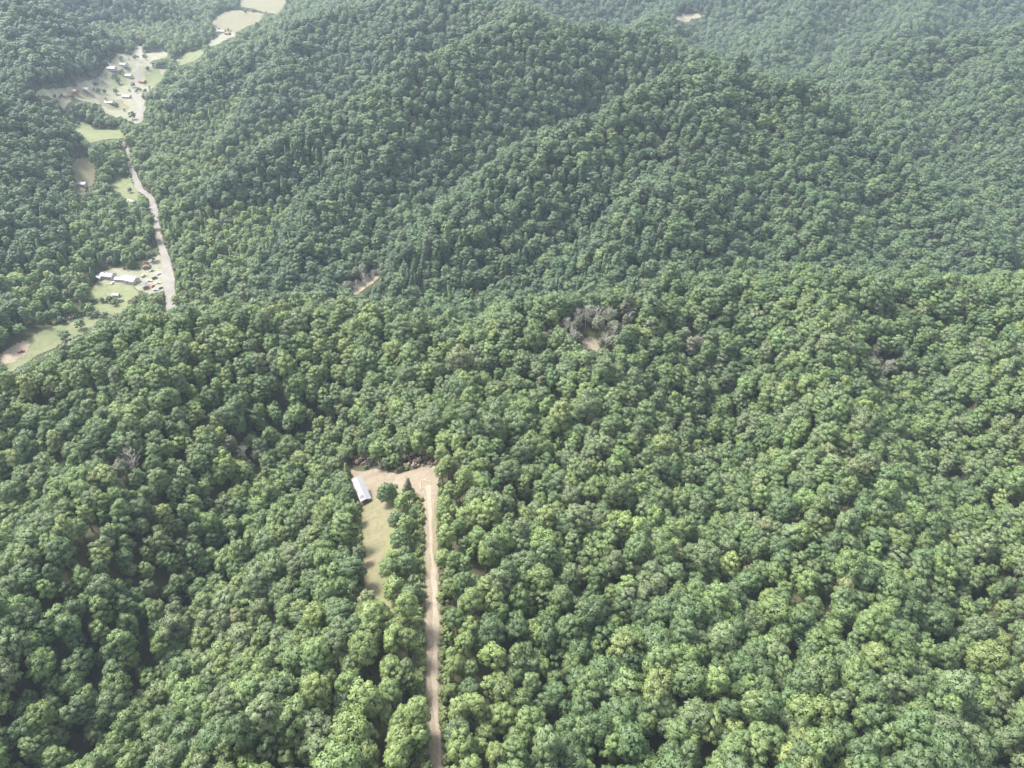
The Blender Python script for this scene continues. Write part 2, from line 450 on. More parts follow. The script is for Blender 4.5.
# ------------------------------------------------------------------ trees
def crown_mesh(name, h, rad, base, lobes, per, leaf, style='round'):
    """a crown of leaf-spray faces gathered in billows, light showing between them"""
    C = []; S = []
    mid = np.array([0, 0, base + (h - base) * .40])
    for k in range(lobes):
        if style == 'cone':
            f = (k + .5) / lobes
            an = k * 2.4 + rng.uniform(-.5, .5)
            w = rad * (1 - f) ** .75 * rng.uniform(.55, .85)
            p = np.array([math.cos(an) * w, math.sin(an) * w, base + (h - base) * (f * .95 + .02)])
            lr = rad * (.40 - .2 * f) * rng.uniform(.85, 1.2)
        else:
            best = None
            for _ in range(30):                      # spread the billows over the dome
                q = rng.normal(size=3); q /= np.linalg.norm(q)
                if q[2] < -.5: continue
                rr = rng.uniform(.60, .86) if rng.random() < .85 else rng.uniform(.1, .5)
                up = (h - mid[2]) if q[2] > 0 else (mid[2] - base)
                p = np.array([q[0] * rad * rr, q[1] * rad * rr, mid[2] + q[2] * up * rr])
                dm = min([np.linalg.norm(p - c) for c in C], default=9) + rng.uniform(0, .5)
                if best is None or dm > best[0]: best = (dm, p)
            p = best[1]
            lr = rad * rng.uniform(.23, .40)
        C.append(p); S.append(lr)
    C = np.array(C); S = np.array(S)
    li = np.repeat(np.arange(lobes), (per * (S / S.mean()) ** 2).astype(int).clip(10))
    n = len(li)
    q = rng.normal(size=(n, 3)); q /= np.linalg.norm(q, axis=1, keepdims=True)
    q[:, 2] = np.where(q[:, 2] < -.25, -q[:, 2], q[:, 2])
    lump = 1 + .16 * np.sin(q[:, 0] * 5 + li * 1.7) * np.sin(q[:, 1] * 5 + li) 
    cent = C[li] + q * (S[li] * lump * rng.uniform(.80, 1.06, n))[:, None] * np.array([1, 1, .82])
    nr = q + rng.normal(size=(n, 3)) * .38
    nr /= np.linalg.norm(nr, axis=1, keepdims=True)
    size = rng.uniform(.65, 1.35, n) * leaf
    r = rng.normal(size=(n, 3))
    u = np.cross(nr, r); u /= (np.linalg.norm(u, axis=1, keepdims=True) + 1e-9)
    v = np.cross(nr, u)
    s = size[:, None]; bend = nr * s * .3
    Vv = np.stack([cent + u * s, cent + v * s * .8 - bend, cent - u * s, cent - v * s * .8 - bend], 1).reshape(-1, 3)
    Ff = np.arange(4 * n).reshape(n, 4)
    me = np_mesh(name, Vv, Ff, M_LEAF)
    out = cent - mid; out /= np.linalg.norm(out, axis=1, keepdims=True)
    sn = q * .5 + nr * .3 + out * .55
    sn /= np.linalg.norm(sn, axis=1, keepdims=True)
    me.polygons.foreach_set('use_smooth', np.ones(n, bool))
    me.normals_split_custom_set_from_vertices(np.repeat(sn, 4, axis=0).tolist())
    return me


def tube(bm, pts, radii, seg=7):
    prev = None
    pts = [Vector(p) for p in pts]
    for i, p in enumerate(pts):
        d = (pts[min(i + 1, len(pts) - 1)] - pts[max(i - 1, 0)]).normalized()
        u = d.orthogonal().normalized(); v = d.cross(u)
        ring = [bm.verts.new(p + (u * math.cos(2 * math.pi * k / seg) + v * math.sin(2 * math.pi * k / seg)) * radii[i]) for k in range(seg)]
        if prev:
            for k in range(seg):
                bm.faces.new((prev[k], prev[(k + 1) % seg], ring[(k + 1) % seg], ring[k]))
        else:
            bm.faces.new(ring[::-1])
        prev = ring
    bm.faces.new(prev)


def bm_mesh(bm, name, mat):
    bmesh.ops.recalc_face_normals(bm, faces=bm.faces)
    me = bpy.data.meshes.new(name); bm.to_mesh(me); bm.free()
    me.materials.append(mat)
    return me


def trunk_mesh(name, h, rad, base):
    bm = bmesh.new()
    r0 = .028 * h * .5 + .08
    lx, ly = random.uniform(-.3, .3), random.uniform(-.3, .3)
    tube(bm, [(0, 0, -.8), (lx * .2, ly * .2, h * .2), (lx, ly, h * .5), (lx * 1.3, ly * 1.3, h * .84)], [r0 * 1.25, r0 * .85, r0 * .6, r0 * .15])
    for k in range(6):
        an = k * 2.4 + random.random(); z0 = base * .9 + (h - base) * random.uniform(.02, .4)
        w = rad * random.uniform(.5, .85)
        tube(bm, [(lx * .7, ly * .7, z0), (math.cos(an) * w * .5, math.sin(an) * w * .5, z0 + h * .09), (math.cos(an) * w, math.sin(an) * w, z0 + h * .2)], [r0 * .42, r0 * .28, r0 * .08], 5)
    return bm_mesh(bm, name, M_BARK)


# every kind is modelled at its real size: (height, crown radius, crown base, lobes, leaves per lobe, leaf size, style)
KIND = [
    (19, 4.5, 6.0, 30, 118, .31, 'round'),
    (21, 4.2, 6.5, 34, 108, .30, 'round'),
    (17, 4.7, 5.5, 26, 124, .32, 'round'),
    (20, 5.0, 7.0, 38, 108, .32, 'round'),
    (22, 3.9, 6.0, 34, 104, .30, 'round'),
    (16, 4.2, 5.0, 24, 118, .30, 'round'),
    (18, 3.6, 4.5, 26, 104, .29, 'round'),
    (18, 3.7, 2.5, 40, 74, .29, 'cone'),
    (20, 3.3, 2.5, 42, 70, .28, 'cone'),
    (7, 2.4, .6, 18, 80, .23, 'round'),
    (12, 4.0, 1.4, 36, 96, .30, 'round'),
]
CROWN = []; TRUNK = []
for k, (h, r, bs, lo, per, lf, st) in enumerate(KIND):
    CROWN.append(crown_mesh('crown', h, r, bs, lo, per, lf, st))
    TRUNK.append(trunk_mesh('trunk', h, r, bs))

# --- where the trees stand
pts = []


def scatter(y0, y1, step, seed):
    rg = np.random.default_rng(seed)
    X, Y = np.meshgrid(np.arange(-1500, 1500, step), np.arange(y0, y1, step))
    x = (X + rg.uniform(-.47, .47, X.shape) * step).ravel(); y = (Y + rg.uniform(-.47, .47, X.shape) * step).ravel()
    return x, y


xs = []; ys = []; st = []
for y0, y1, step, sd in ((40, 500, 6.3, 1), (500, 1150, 7.6, 2), (1150, 2350, 9.6, 3)):
    x, y = scatter(y0, y1, step, sd)
    xs.append(x); ys.append(y); st.append(np.full(len(x), step / 6.3))
TX = np.concatenate(xs); TY = np.concatenate(ys); TS = np.concatenate(st)
TZ = hz(TX, TY)
px, py, td = project(np.stack([TX, TY, TZ + 10], 1))
mar = 60
keep = (px > -mar - FPX * 75 / td) & (px < 1024 + mar + FPX * 75 / td) & (py > -60) & (py < 768 + FPX * 45 / td)
TX, TY, TZ, TS, td = TX[keep], TY[keep], TZ[keep], TS[keep], td[keep]
n = len(TX)
# kind, size, colour
spec = vnoise(TX, TY, 38, 61); spec2 = vnoise(TX, TY, 90, 62)
u = rng.random(n)
kind = np.minimum((u * 7).astype(int), 6)
conif = (fbm(TX, TY, 120, 71, 2) > .12) & (td > 560) & (TZ < HC - 285)
kind = np.where(conif & (rng.random(n) < .25), 7 + (rng.random(n) < .5), kind)
size = np.exp(rng.normal(0, .14, n)) * (1 + .28 * (vnoise(TX, TY, 30, 88) - .5)) * TS ** .95
size = np.clip(size, .55, 1.9)
size = np.where(rng.random(n) < .12, size * .68, size)
size = np.where(rng.random(n) < .035, size * 1.2, size)
hsc = np.clip(rng.normal(.96, .07, n), .78, 1.15) / TS ** .5
wsc = np.where(td > 450, 1.05, .99)
# the young, bright growth by the strip and the road
rw = np.array([ground_at(432, y)[:2] for y in range(480, 790, 10)])
droad = np.min(np.hypot(TX[:, None] - rw[None, :, 0], TY[:, None] - rw[None, :, 1]), axis=1) if n < 200000 else None
PAL = np.array([(.096, .140, .054), (.070, .110, .046), (.112, .160, .058), (.108, .142, .070), (.138, .180, .064), (.096, .134, .062), (.128, .146, .066)])
pr = np.stack([np.full(n, .26), .10 + .35 * (spec < .45), np.full(n, .22), .10 + .16 * (spec2 > .5), .06 + .14 * (spec > .62), np.full(n, .14), np.full(n, .012)], 1)
cum = np.cumsum(pr / pr.sum(1, keepdims=True), 1)
ci = np.minimum((rng.random(n)[:, None] > cum).sum(1), 6)
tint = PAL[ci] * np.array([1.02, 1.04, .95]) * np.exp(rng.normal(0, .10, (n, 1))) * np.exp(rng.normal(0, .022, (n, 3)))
farmix = np.clip((td - 500 + 60 * fbm(TX, TY, 150, 19, 2)) / 90, 0, 1)[:, None]     # crown tint turns darker and bluer towards the far hills
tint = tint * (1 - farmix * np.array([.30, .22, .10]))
bottom = (td > 560) & (TZ < FLOOR + 10) & (TX < -250)              # lighter young growth on the valley floor
tint[bottom] = tint[bottom] * np.array([1.55, 1.42, 1.15])
size[bottom] *= .82
young = (droad < 26) & (TX < 0) & (TY < 330) & (rng.random(n) < .7)
tint[young] = np.array([.140, .190, .064]) * np.exp(rng.normal(0, .15, (young.sum(), 1)))
ci[young] = 4
size[(droad < 20) & (TX < 0)] *= .82
rot = rng.uniform(0, 2 * math.pi, n)

# trees may not stand on, or hide, open ground (low bushes grow there instead)
KH = np.array([k[0] for k in KIND]); KR = np.array([k[1] for k in KIND]); KB = np.array([k[2] for k in KIND])
def fits(kn, sz, hs, test):
    ok = test.copy()
    for W in CLEAR_W:
        Wc = np.array(W)
        bb = (TX > Wc[:, 0].min() - 8) & (TX < Wc[:, 0].max() + 8) & (TY > Wc[:, 1].min() - 8) & (TY < Wc[:, 1].max() + 8)
        i = np.nonzero(bb & ok)[0]
        for a in (0, 1.57, 3.14, 4.71):
            rr = KR[kn[i]] * sz[i] * .5
            ok[i] &= ~in_poly(TX[i] + np.cos(a) * rr, TY[i] + np.sin(a) * rr, W)
    for poly in CLEAR_PX:
        pp = np.array(poly)
        for fh, fr in ((.92, 0), (.62, 0), (.62, .7), (.62, -.7), (.35, 0)):
            i = np.nonzero(ok)[0]
            H = KH[kn[i]] * sz[i] * hs[i]
            qx, qy, _ = project(np.stack([TX[i] + fr * KR[kn[i]] * sz[i], TY[i], TZ[i] + H * fh], 1))
            bb = (qx > pp[:, 0].min()) & (qx < pp[:, 0].max()) & (qy > pp[:, 1].min()) & (qy < pp[:, 1].max())
            j = i[bb]
            ok[j] &= ~in_poly(qx[bb], qy[bb], poly)
    return ok


ok = fits(kind, size, hsc, np.ones(n, bool))
for sh in (1.5, 1.0, .6):
    lowk = np.full(n, 9); lows = np.full(n, sh) * rng.uniform(.8, 1.15, n)
    add = fits(lowk, lows, hsc, ~ok)
    kind = np.where(add, 9, kind); size = np.where(add, lows, size)
    ok |= add

BARE_PX = [(558, 344), (566, 336), (572, 348), (577, 331), (585, 328), (596, 328), (607, 329), (613, 345), (622, 341), (627, 330), (604, 355), (352, 298), (358, 292), (366, 289), (374, 283), (379, 279), (363, 282),
           (139, 476), (246, 464), (868, 372), (880, 382), (694, 356)]
hedge = [((48, 99), (76, 98), 14), ((92, 84), (112, 62), 12), ((104, 100), (126, 112), 12), ((120, 60), (140, 58), 9), ((146, 70), (166, 66), 12), ((150, 88), (140, 104), 9), ((128, 92), (148, 92), 8),
         ((84, 92), (100, 92), 8), ((110, 80), (124, 72), 8), ((237, 10), (268, 14), 16), ((92, 303), (128, 303), 12), ((90, 317), (106, 319), 6), ((138, 299), (164, 299), 8), ((140, 270), (150, 262), 6), ((120, 128), (98, 124), 10),
         ((213, 30), (234, 33), 8), ((60, 326), (86, 315), 12)]
hx_, hy_ = [], []
for (q0, q1, c) in hedge:
    for k in range(c):
        f = random.random()
        g = ground_at(q0[0] + (q1[0] - q0[0]) * f + random.gauss(0, 1.0), q0[1] + (q1[1] - q0[1]) * f + random.gauss(0, .7))
        hx_.append(g[0]); hy_.append(g[1])
hx_ = np.array(hx_); hy_ = np.array(hy_); nh = len(hx_)
bare_w = np.array([ground_at(*q) for q in BARE_PX])
db = np.min(np.hypot(TX[:, None] - bare_w[None, :, 0], TY[:, None] - bare_w[None, :, 1]), axis=1)
ok &= ~(db < 2.5)
near_bare = db < 9
size[near_bare] *= .72
tint[near_bare] = np.array([.125, .138, .085]) * np.exp(rng.normal(0, .12, (near_bare.sum(), 1)))

size = size * wsc; hsc = hsc / wsc ** .5
TX, TY, TZ, kind, size, hsc, tint, rot, ci, droad = [q[ok] for q in (TX, TY, TZ, kind, size, hsc, tint, rot, ci, droad)]

# trees set by hand: (pixel of the foot, height m, kind, colour, words)
BRIGHT = (.145, .20, .066); MID = (.09, .138, .056); DARK = (.05, .08, .042); OLIVE = (.115, .13, .07)
HAND = [
    (388, 503, 14, 10, MID, 'small mid green tree standing alone between the white roofed cabin and the dirt road'),
    (408.5, 496, 12, 7, OLIVE, 'slim olive tree alone at the top of the dirt yard beside the road'),
    (402, 512, 11, 10, BRIGHT, 'bright green rounded tree at the top end of the row between grass strip and road'),
    (399, 530, 12, 10, MID, 'second tree down the row between the grass strip and the dirt road'),
    (410, 532, 10, 10, BRIGHT, 'bright small tree in the row, on the road side below the top tree'),
    (404, 552, 13, 10, MID, 'broad mid green tree midway along the row beside the grass strip'),
    (394, 572, 13, 10, BRIGHT, 'bright green tree on the strip side of the row, halfway down the strip'),
    (410, 575, 13, 10, MID, 'mid green tree of the row leaning out over the road verge'),
    (396, 600, 14, 10, BRIGHT, 'tall bright tree at the lower end of the grass strip'),
    (412, 606, 13, 10, MID, 'rounded green tree near the road at the lower end of the row'),
    (349, 482, 15, 8, BRIGHT, 'slender light green tree directly behind the white roofed cabin'),
    (338, 500, 15, 6, MID, 'mid green tree on the forest side of the white roofed cabin'),
    (82, 330, 11.0, 9, MID, 'mid green tree alone on the lower valley meadow'),
    (67, 342, 12.8, 9, MID, 'taller of the trees at the near edge of the lower valley meadow'),
    (107, 318, 6.8, 9, DARK, 'small dark upright tree between the two valley meadows'),
    (116, 306, 7.6, 9, MID, 'small round tree beside the little white shed in the middle meadow'),
    (143, 302, 7.6, 9, DARK, 'dark tree at the near edge of the junk filled house lot'),
    (153, 262, 12.8, 9, DARK, 'dark round tree between the gravel road and the house lot'),
    (152, 222, 12.8, 9, DARK, 'dark round tree beside the gravel road in the valley woods'),
    (131, 193, 7.6, 9, DARK, 'small dark tree on the lawn beside the gravel road'),
    (117, 95, 12.8, 9, MID, 'large round green tree in the middle of the pale upper field'),
    (105, 94, 9.3, 9, DARK, 'small dark tree on the pale upper field, beside the large round one'),
    (97, 87, 11.9, 9, DARK, 'dark tree on the pale upper field near its forest edge'),
    (119, 84, 11.9, 9, DARK, 'dark green tree above the large round one on the upper field'),
    (134, 88, 11.0, 9, MID, 'green tree beside the village road on the upper field'),
    (57, 105, 10.2, 9, DARK, 'dark tree at the end of the pale upper field beside the left hill'),
    (133, 120, 14.4, 9, DARK, 'large dark tree at the foot of the pale upper field by the road'),
    (146, 60, 12.8, 9, DARK, 'broad dark tree on the far side of the pale upper field'),
    (170, 72, 13.6, 9, DARK, 'dark tree where the upper field narrows beside the green patch'),
    (246, 14, 11.9, 9, DARK, 'dark tree in the hedge line between the two farthest fields'),
]


def tree_object(name, x, y, z, k, sx, sz, r, col, label, group):
    e = link(name, None)
    e.location = (x, y, z); ov = math.exp(random.gauss(0, .09))
    e.rotation_euler = (random.gauss(0, .05), random.gauss(0, .05), r); e.scale = (sx * ov, sx / ov, sz)
    tag(e, label, 'tree', group)
    t = link('trunk', TRUNK[k], e)
    c = link('crown', CROWN[k], e)
    c['tint'] = [float(q) for q in col]
    return e


TX = np.r_[TX, hx_]; TY = np.r_[TY, hy_]; TZ = np.r_[TZ, hz(hx_, hy_)]; kind = np.r_[kind, np.full(nh, 9)]; size = np.r_[size, rng.uniform(.35, 1.25, nh)]
hsc = np.r_[hsc, np.ones(nh)]; tint = np.r_[tint, np.array([.085, .118, .058]) * np.exp(rng.normal(0, .25, (nh, 1)))]; rot = np.r_[rot, rng.uniform(0, 6, nh)]
ci = np.r_[ci, np.full(nh, 1)]; droad = np.r_[droad, np.full(nh, 999.)]
hand_xy = []
for (hx, hy, hh, k, col, lab) in HAND:
    g = ground_at(hx, hy)
    s = hh / KIND[k][0]
    tree_object('broadleaf_tree', g[0], g[1], g[2], k, s * (1.12 if k != 10 else 1.0), s, random.uniform(0, 6), col, lab, 'trees standing in the open')
    hand_xy.append((g[0], g[1], s * KIND[k][1]))

dh = np.min(np.stack([np.hypot(TX - q[0], TY - q[1]) - q[2] for q in hand_xy]), axis=0)
cl = dh > 1.6
TX, TY, TZ, kind, size, hsc, tint, rot, ci, droad = [q[cl] for q in (TX, TY, TZ, kind, size, hsc, tint, rot, ci, droad)]
KHH = KH[kind] * size * hsc
cpx, cpy, cd = project(np.stack([TX, TY, TZ + KHH * .68], 1))
inview = (cpx > 2) & (cpx < 1022) & (cpy > 4) & (cpy < 764)
shown = np.where(inview, KR[kind] * size / cd, 0)
order = np.argsort(-np.where(cd < 300, shown, 0) - np.where(inview, .6 * 5 / cd, 0))
solo = np.zeros(len(TX), bool)
solo[order[:300 - len(HAND)]] = True
CW = {0: 'mid green', 1: 'dark green', 2: 'fresh green', 3: 'grey green', 4: 'yellow green', 5: 'dull green', 6: 'russet tinged'}
taken = set()
for i in np.nonzero(solo)[0]:
    s = KR[kind[i]] * size[i]
    sw = 'broad' if s > 5.2 else ('small' if s < 3.7 else 'rounded')
    col = CW[int(ci[i])]
    ax = int(round(cpx[i] / 10.24)); ay = int(round((768 - cpy[i]) / 7.68))
    if droad[i] < 13:
        side = 'left' if cpx[i] < 432 else 'right'
        lab = f'{sw} {col} tree on the {side} edge of the dirt road, {ay} percent up'
        if lab in taken:
            lab = f'{sw} {col} tree by the {side} road edge, {ax} percent across, {ay} up'
    else:
        lab = f'{sw} {col} tree in the forest, {ax} percent across, {ay} percent up the picture'
    if lab in taken:
        lab = f'{sw} {col} forest tree {cpx[i] / 10.24:.1f} percent across, {(768 - cpy[i]) / 7.68:.1f} percent up the picture'
    taken.add(lab)
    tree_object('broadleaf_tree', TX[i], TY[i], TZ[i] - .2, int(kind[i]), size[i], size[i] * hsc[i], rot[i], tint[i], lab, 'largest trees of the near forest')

# --- the rest of the forest: one object
rest = ~solo


def points_object(name, x, y, z, kd, sx, sz, rt, tn, kinds, label, cat):
    me = bpy.data.meshes.new(name)
    co = np.stack([x, y, z], 1).astype(np.float32)
    me.vertices.add(len(co)); me.vertices.foreach_set('co', co.ravel())
    def put(nm, ty, arr, key='value'):
        at = me.attributes.new(nm, ty, 'POINT'); at.data.foreach_set(key, np.ascontiguousarray(arr).ravel())
    put('kind_no', 'INT', kd.astype(np.int32))
    ov = np.exp(rng.normal(0, .09, len(sx)))
    put('size3', 'FLOAT_VECTOR', np.stack([sx * ov, sx / ov, sz], 1).astype(np.float32), 'vector')
    put('turn', 'FLOAT_VECTOR', np.stack([rng.normal(0, .07, len(rt)), rng.normal(0, .07, len(rt)), rt], 1).astype(np.float32), 'vector')
    put('tone', 'FLOAT_VECTOR', tn.astype(np.float32), 'vector')
    o = link(name, me)
    tag(o, label, cat, None, 'stuff')
    ng = bpy.data.node_groups.new(name, 'GeometryNodeTree')
    ng.interface.new_socket('Geometry', in_out='INPUT', socket_type='NodeSocketGeometry')
    ng.interface.new_socket('Geometry', in_out='OUTPUT', socket_type='NodeSocketGeometry')
    N, L = ng.nodes, ng.links
    gi = N.new('NodeGroupInput'); go = N.new('NodeGroupOutput')
    def named(nm, ty):
        q = N.new('GeometryNodeInputNamedAttribute'); q.data_type = ty; q.inputs['Name'].default_value = nm
        return q.outputs['Attribute']
    kn, s3, tu, to = named('kind_no', 'INT'), named('size3', 'FLOAT_VECTOR'), named('turn', 'FLOAT_VECTOR'), named('tone', 'FLOAT_VECTOR')
    join = N.new('GeometryNodeJoinGeometry')
    for k in kinds:
        jj = N.new('GeometryNodeJoinGeometry')
        for src in (proto[k]):
            oi = N.new('GeometryNodeObjectInfo'); oi.transform_space = 'ORIGINAL'
            oi.inputs['Object'].default_value = src
            L.new(oi.outputs['Geometry'], jj.inputs[0])
        gti = N.new('GeometryNodeGeometryToInstance')
        L.new(jj.outputs[0], gti.inputs[0])
        cmp = N.new('FunctionNodeCompare'); cmp.data_type = 'INT'; cmp.operation = 'EQUAL'
        L.new(kn, cmp.inputs[2]); cmp.inputs[3].default_value = k
        ip = N.new('GeometryNodeInstanceOnPoints')
        L.new(gi.outputs[0], ip.inputs['Points']); L.new(cmp.outputs[0], ip.inputs['Selection'])
        L.new(gti.outputs[0], ip.inputs['Instance'])
        er = N.new('FunctionNodeEulerToRotation'); L.new(tu, er.inputs[0])
        L.new(er.outputs[0], ip.inputs['Rotation']); L.new(s3, ip.inputs['Scale'])
        L.new(ip.outputs[0], join.inputs[0])
    sn = N.new('GeometryNodeStoreNamedAttribute'); sn.domain = 'INSTANCE'; sn.data_type = 'FLOAT_VECTOR'
    sn.inputs['Name'].default_value = 'tint'
    L.new(join.outputs[0], sn.inputs['Geometry']); L.new(to, sn.inputs['Value'])
    L.new(sn.outputs[0], go.inputs[0])
    md = o.modifiers.new('trees', 'NODES'); md.node_group = ng
    return o


proto = {}
for o in COL.objects:
    if o.name.split('.')[0] == 'broadleaf_tree':
        ch = o.children
        for k in range(len(KIND)):
            if ch[0].data in (TRUNK[k], CROWN[k]) and k not in proto:
                proto[k] = list(ch)
have = sorted(proto)
kk = np.where(np.isin(kind, have), kind, have[0])
print('TREES', len(TX), 'solo', solo.sum(), 'kinds', have)
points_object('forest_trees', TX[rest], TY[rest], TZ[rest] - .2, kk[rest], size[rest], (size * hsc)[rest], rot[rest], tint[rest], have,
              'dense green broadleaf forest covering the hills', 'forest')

# scrub along the road and the strip
sx_, sy_ = [], []
for y in np.arange(486, 785, .7):
    for side in (-1, 1):
        for _ in range(2):
            g = ground_at(432 + side * random.uniform(6.5, 15) - (3 if side < 0 else -1), y + random.random())
            if side < 0 or random.random() < .35:
                sx_.append(g[0] + random.uniform(-1, 1)); sy_.append(g[1] + random.uniform(-1, 1))
for y in np.arange(505, 606, 2.0):
    g = ground_at(361 + random.uniform(-3, 1), y); sx_.append(g[0]); sy_.append(g[1])
n_green = len(sx_)
for x in np.arange(348, 442, .8):
    g = ground_at(x, 464 + random.uniform(-5, 4)); sx_.append(g[0]); sy_.append(g[1])
n_brush = len(sx_)
sx_ = np.array(sx_); sy_ = np.array(sy_)
stone = np.array([.13, .165, .06]) * np.exp(rng.normal(0, .2, (len(sx_), 1)))
stone[n_green:] = np.array([.27, .205, .16]) * np.exp(rng.normal(0, .2, (len(sx_) - n_green, 1)))
good = np.ones(len(sx_), bool)
for W in CLEAR_W[1:5]:
    good &= ~in_poly(sx_, sy_, W)
sx_, sy_, stone = sx_[good], sy_[good], stone[good]
m = len(sx_)
if 9 not in proto:
    g = ground_at(417, 640)
    e = tree_object('bush', g[0], g[1], g[2], 9, .6, .55, 1.0, (.13, .18, .05), 'yellow green bush on the left verge midway down the dirt road', None)
    e['category'] = 'bush'
    proto[9] = list(e.children)
sc = np.exp(rng.normal(-1.1, .35, m))
points_object('roadside_scrub', sx_, sy_, hz(sx_, sy_), np.full(m, 9), sc, sc * .9, rng.uniform(0, 6, m), stone, [9],
              'low yellow green scrub growing along the dirt road verge', 'scrub')


# bare grey trees
def bare_meshes():
    bm = bmesh.new()
    h = 15
    tube(bm, [(0, 0, -.6), (.1, .1, 5), (.3, -.1, 10), (.2, .2, h)], [.26, .2, .13, .03])
    tr = bm_mesh(bm, 'trunk', M_BAREBARK)
    bm = bmesh.new()
    for k in range(26):
        z0 = random.uniform(4.5, 13.5); an = random.uniform(0, 6.28); L_ = (15.5 - z0) * random.uniform(.3, .5) + .6
        d = Vector((math.cos(an), math.sin(an), random.uniform(.6, 1.2)))
        p0 = Vector((.15, .05, z0)); p1 = p0 + d * L_ * .5; p2 = p1 + (d + Vector((random.uniform(-.4, .4), random.uniform(-.4, .4), .3))) * L_ * .5
        tube(bm, [p0, p1, p2], [.10, .07, .03], 4)
        for j in range(5):
            q0 = p0.lerp(p2, random.uniform(.35, .95)); dd = Vector((random.uniform(-1, 1), random.uniform(-1, 1), random.uniform(.2, 1))).normalized()
            tube(bm, [q0, q0 + dd * random.uniform(.8, 1.9)], [.05, .02], 3)
    br = bm_mesh(bm, 'branches', M_BAREBARK)
    return tr, br


BARE = [bare_meshes() for _ in range(4)]
for q, w in zip(BARE_PX, bare_w):
    tr, br = random.choice(BARE)
    e = link('bare_tree', None)
    e.location = (w[0], w[1], w[2]); s = random.uniform(.8, 1.2); e.scale = (s, s, s * random.uniform(.9, 1.15)); e.rotation_euler = (0, 0, random.uniform(0, 6))
    ax = round(q[0] / 10.24, 1); ay = round((768 - q[1]) / 7.68, 1)
    if 540 < q[0] < 640: wh = 'around the bare hilltop patch'
    elif 340 < q[0] < 400: wh = 'on the pale bare slope'
    else: wh = 'among green crowns'
    tag(e, f'leafless grey tree {wh}, {ax} percent across, {ay} percent up', 'bare tree', 'leafless grey trees')
    link('trunk', tr, e); link('branches', br, e)


# ------------------------------------------------------------------ buildings
def box(bm, x0, x1, y0, y1, z0, z1):
    vs = [bm.verts.new(p) for p in ((x0, y0, z0), (x1, y0, z0), (x1, y1, z0), (x0, y1, z0), (x0, y0, z1), (x1, y0, z1), (x1, y1, z1), (x0, y1, z1))]
    for f in ((0, 3, 2, 1), (4, 5, 6, 7), (0, 1, 5, 4), (1, 2, 6, 5), (2, 3, 7, 6), (3, 0, 4, 7)):
        bm.faces.new([vs[i] for i in f])


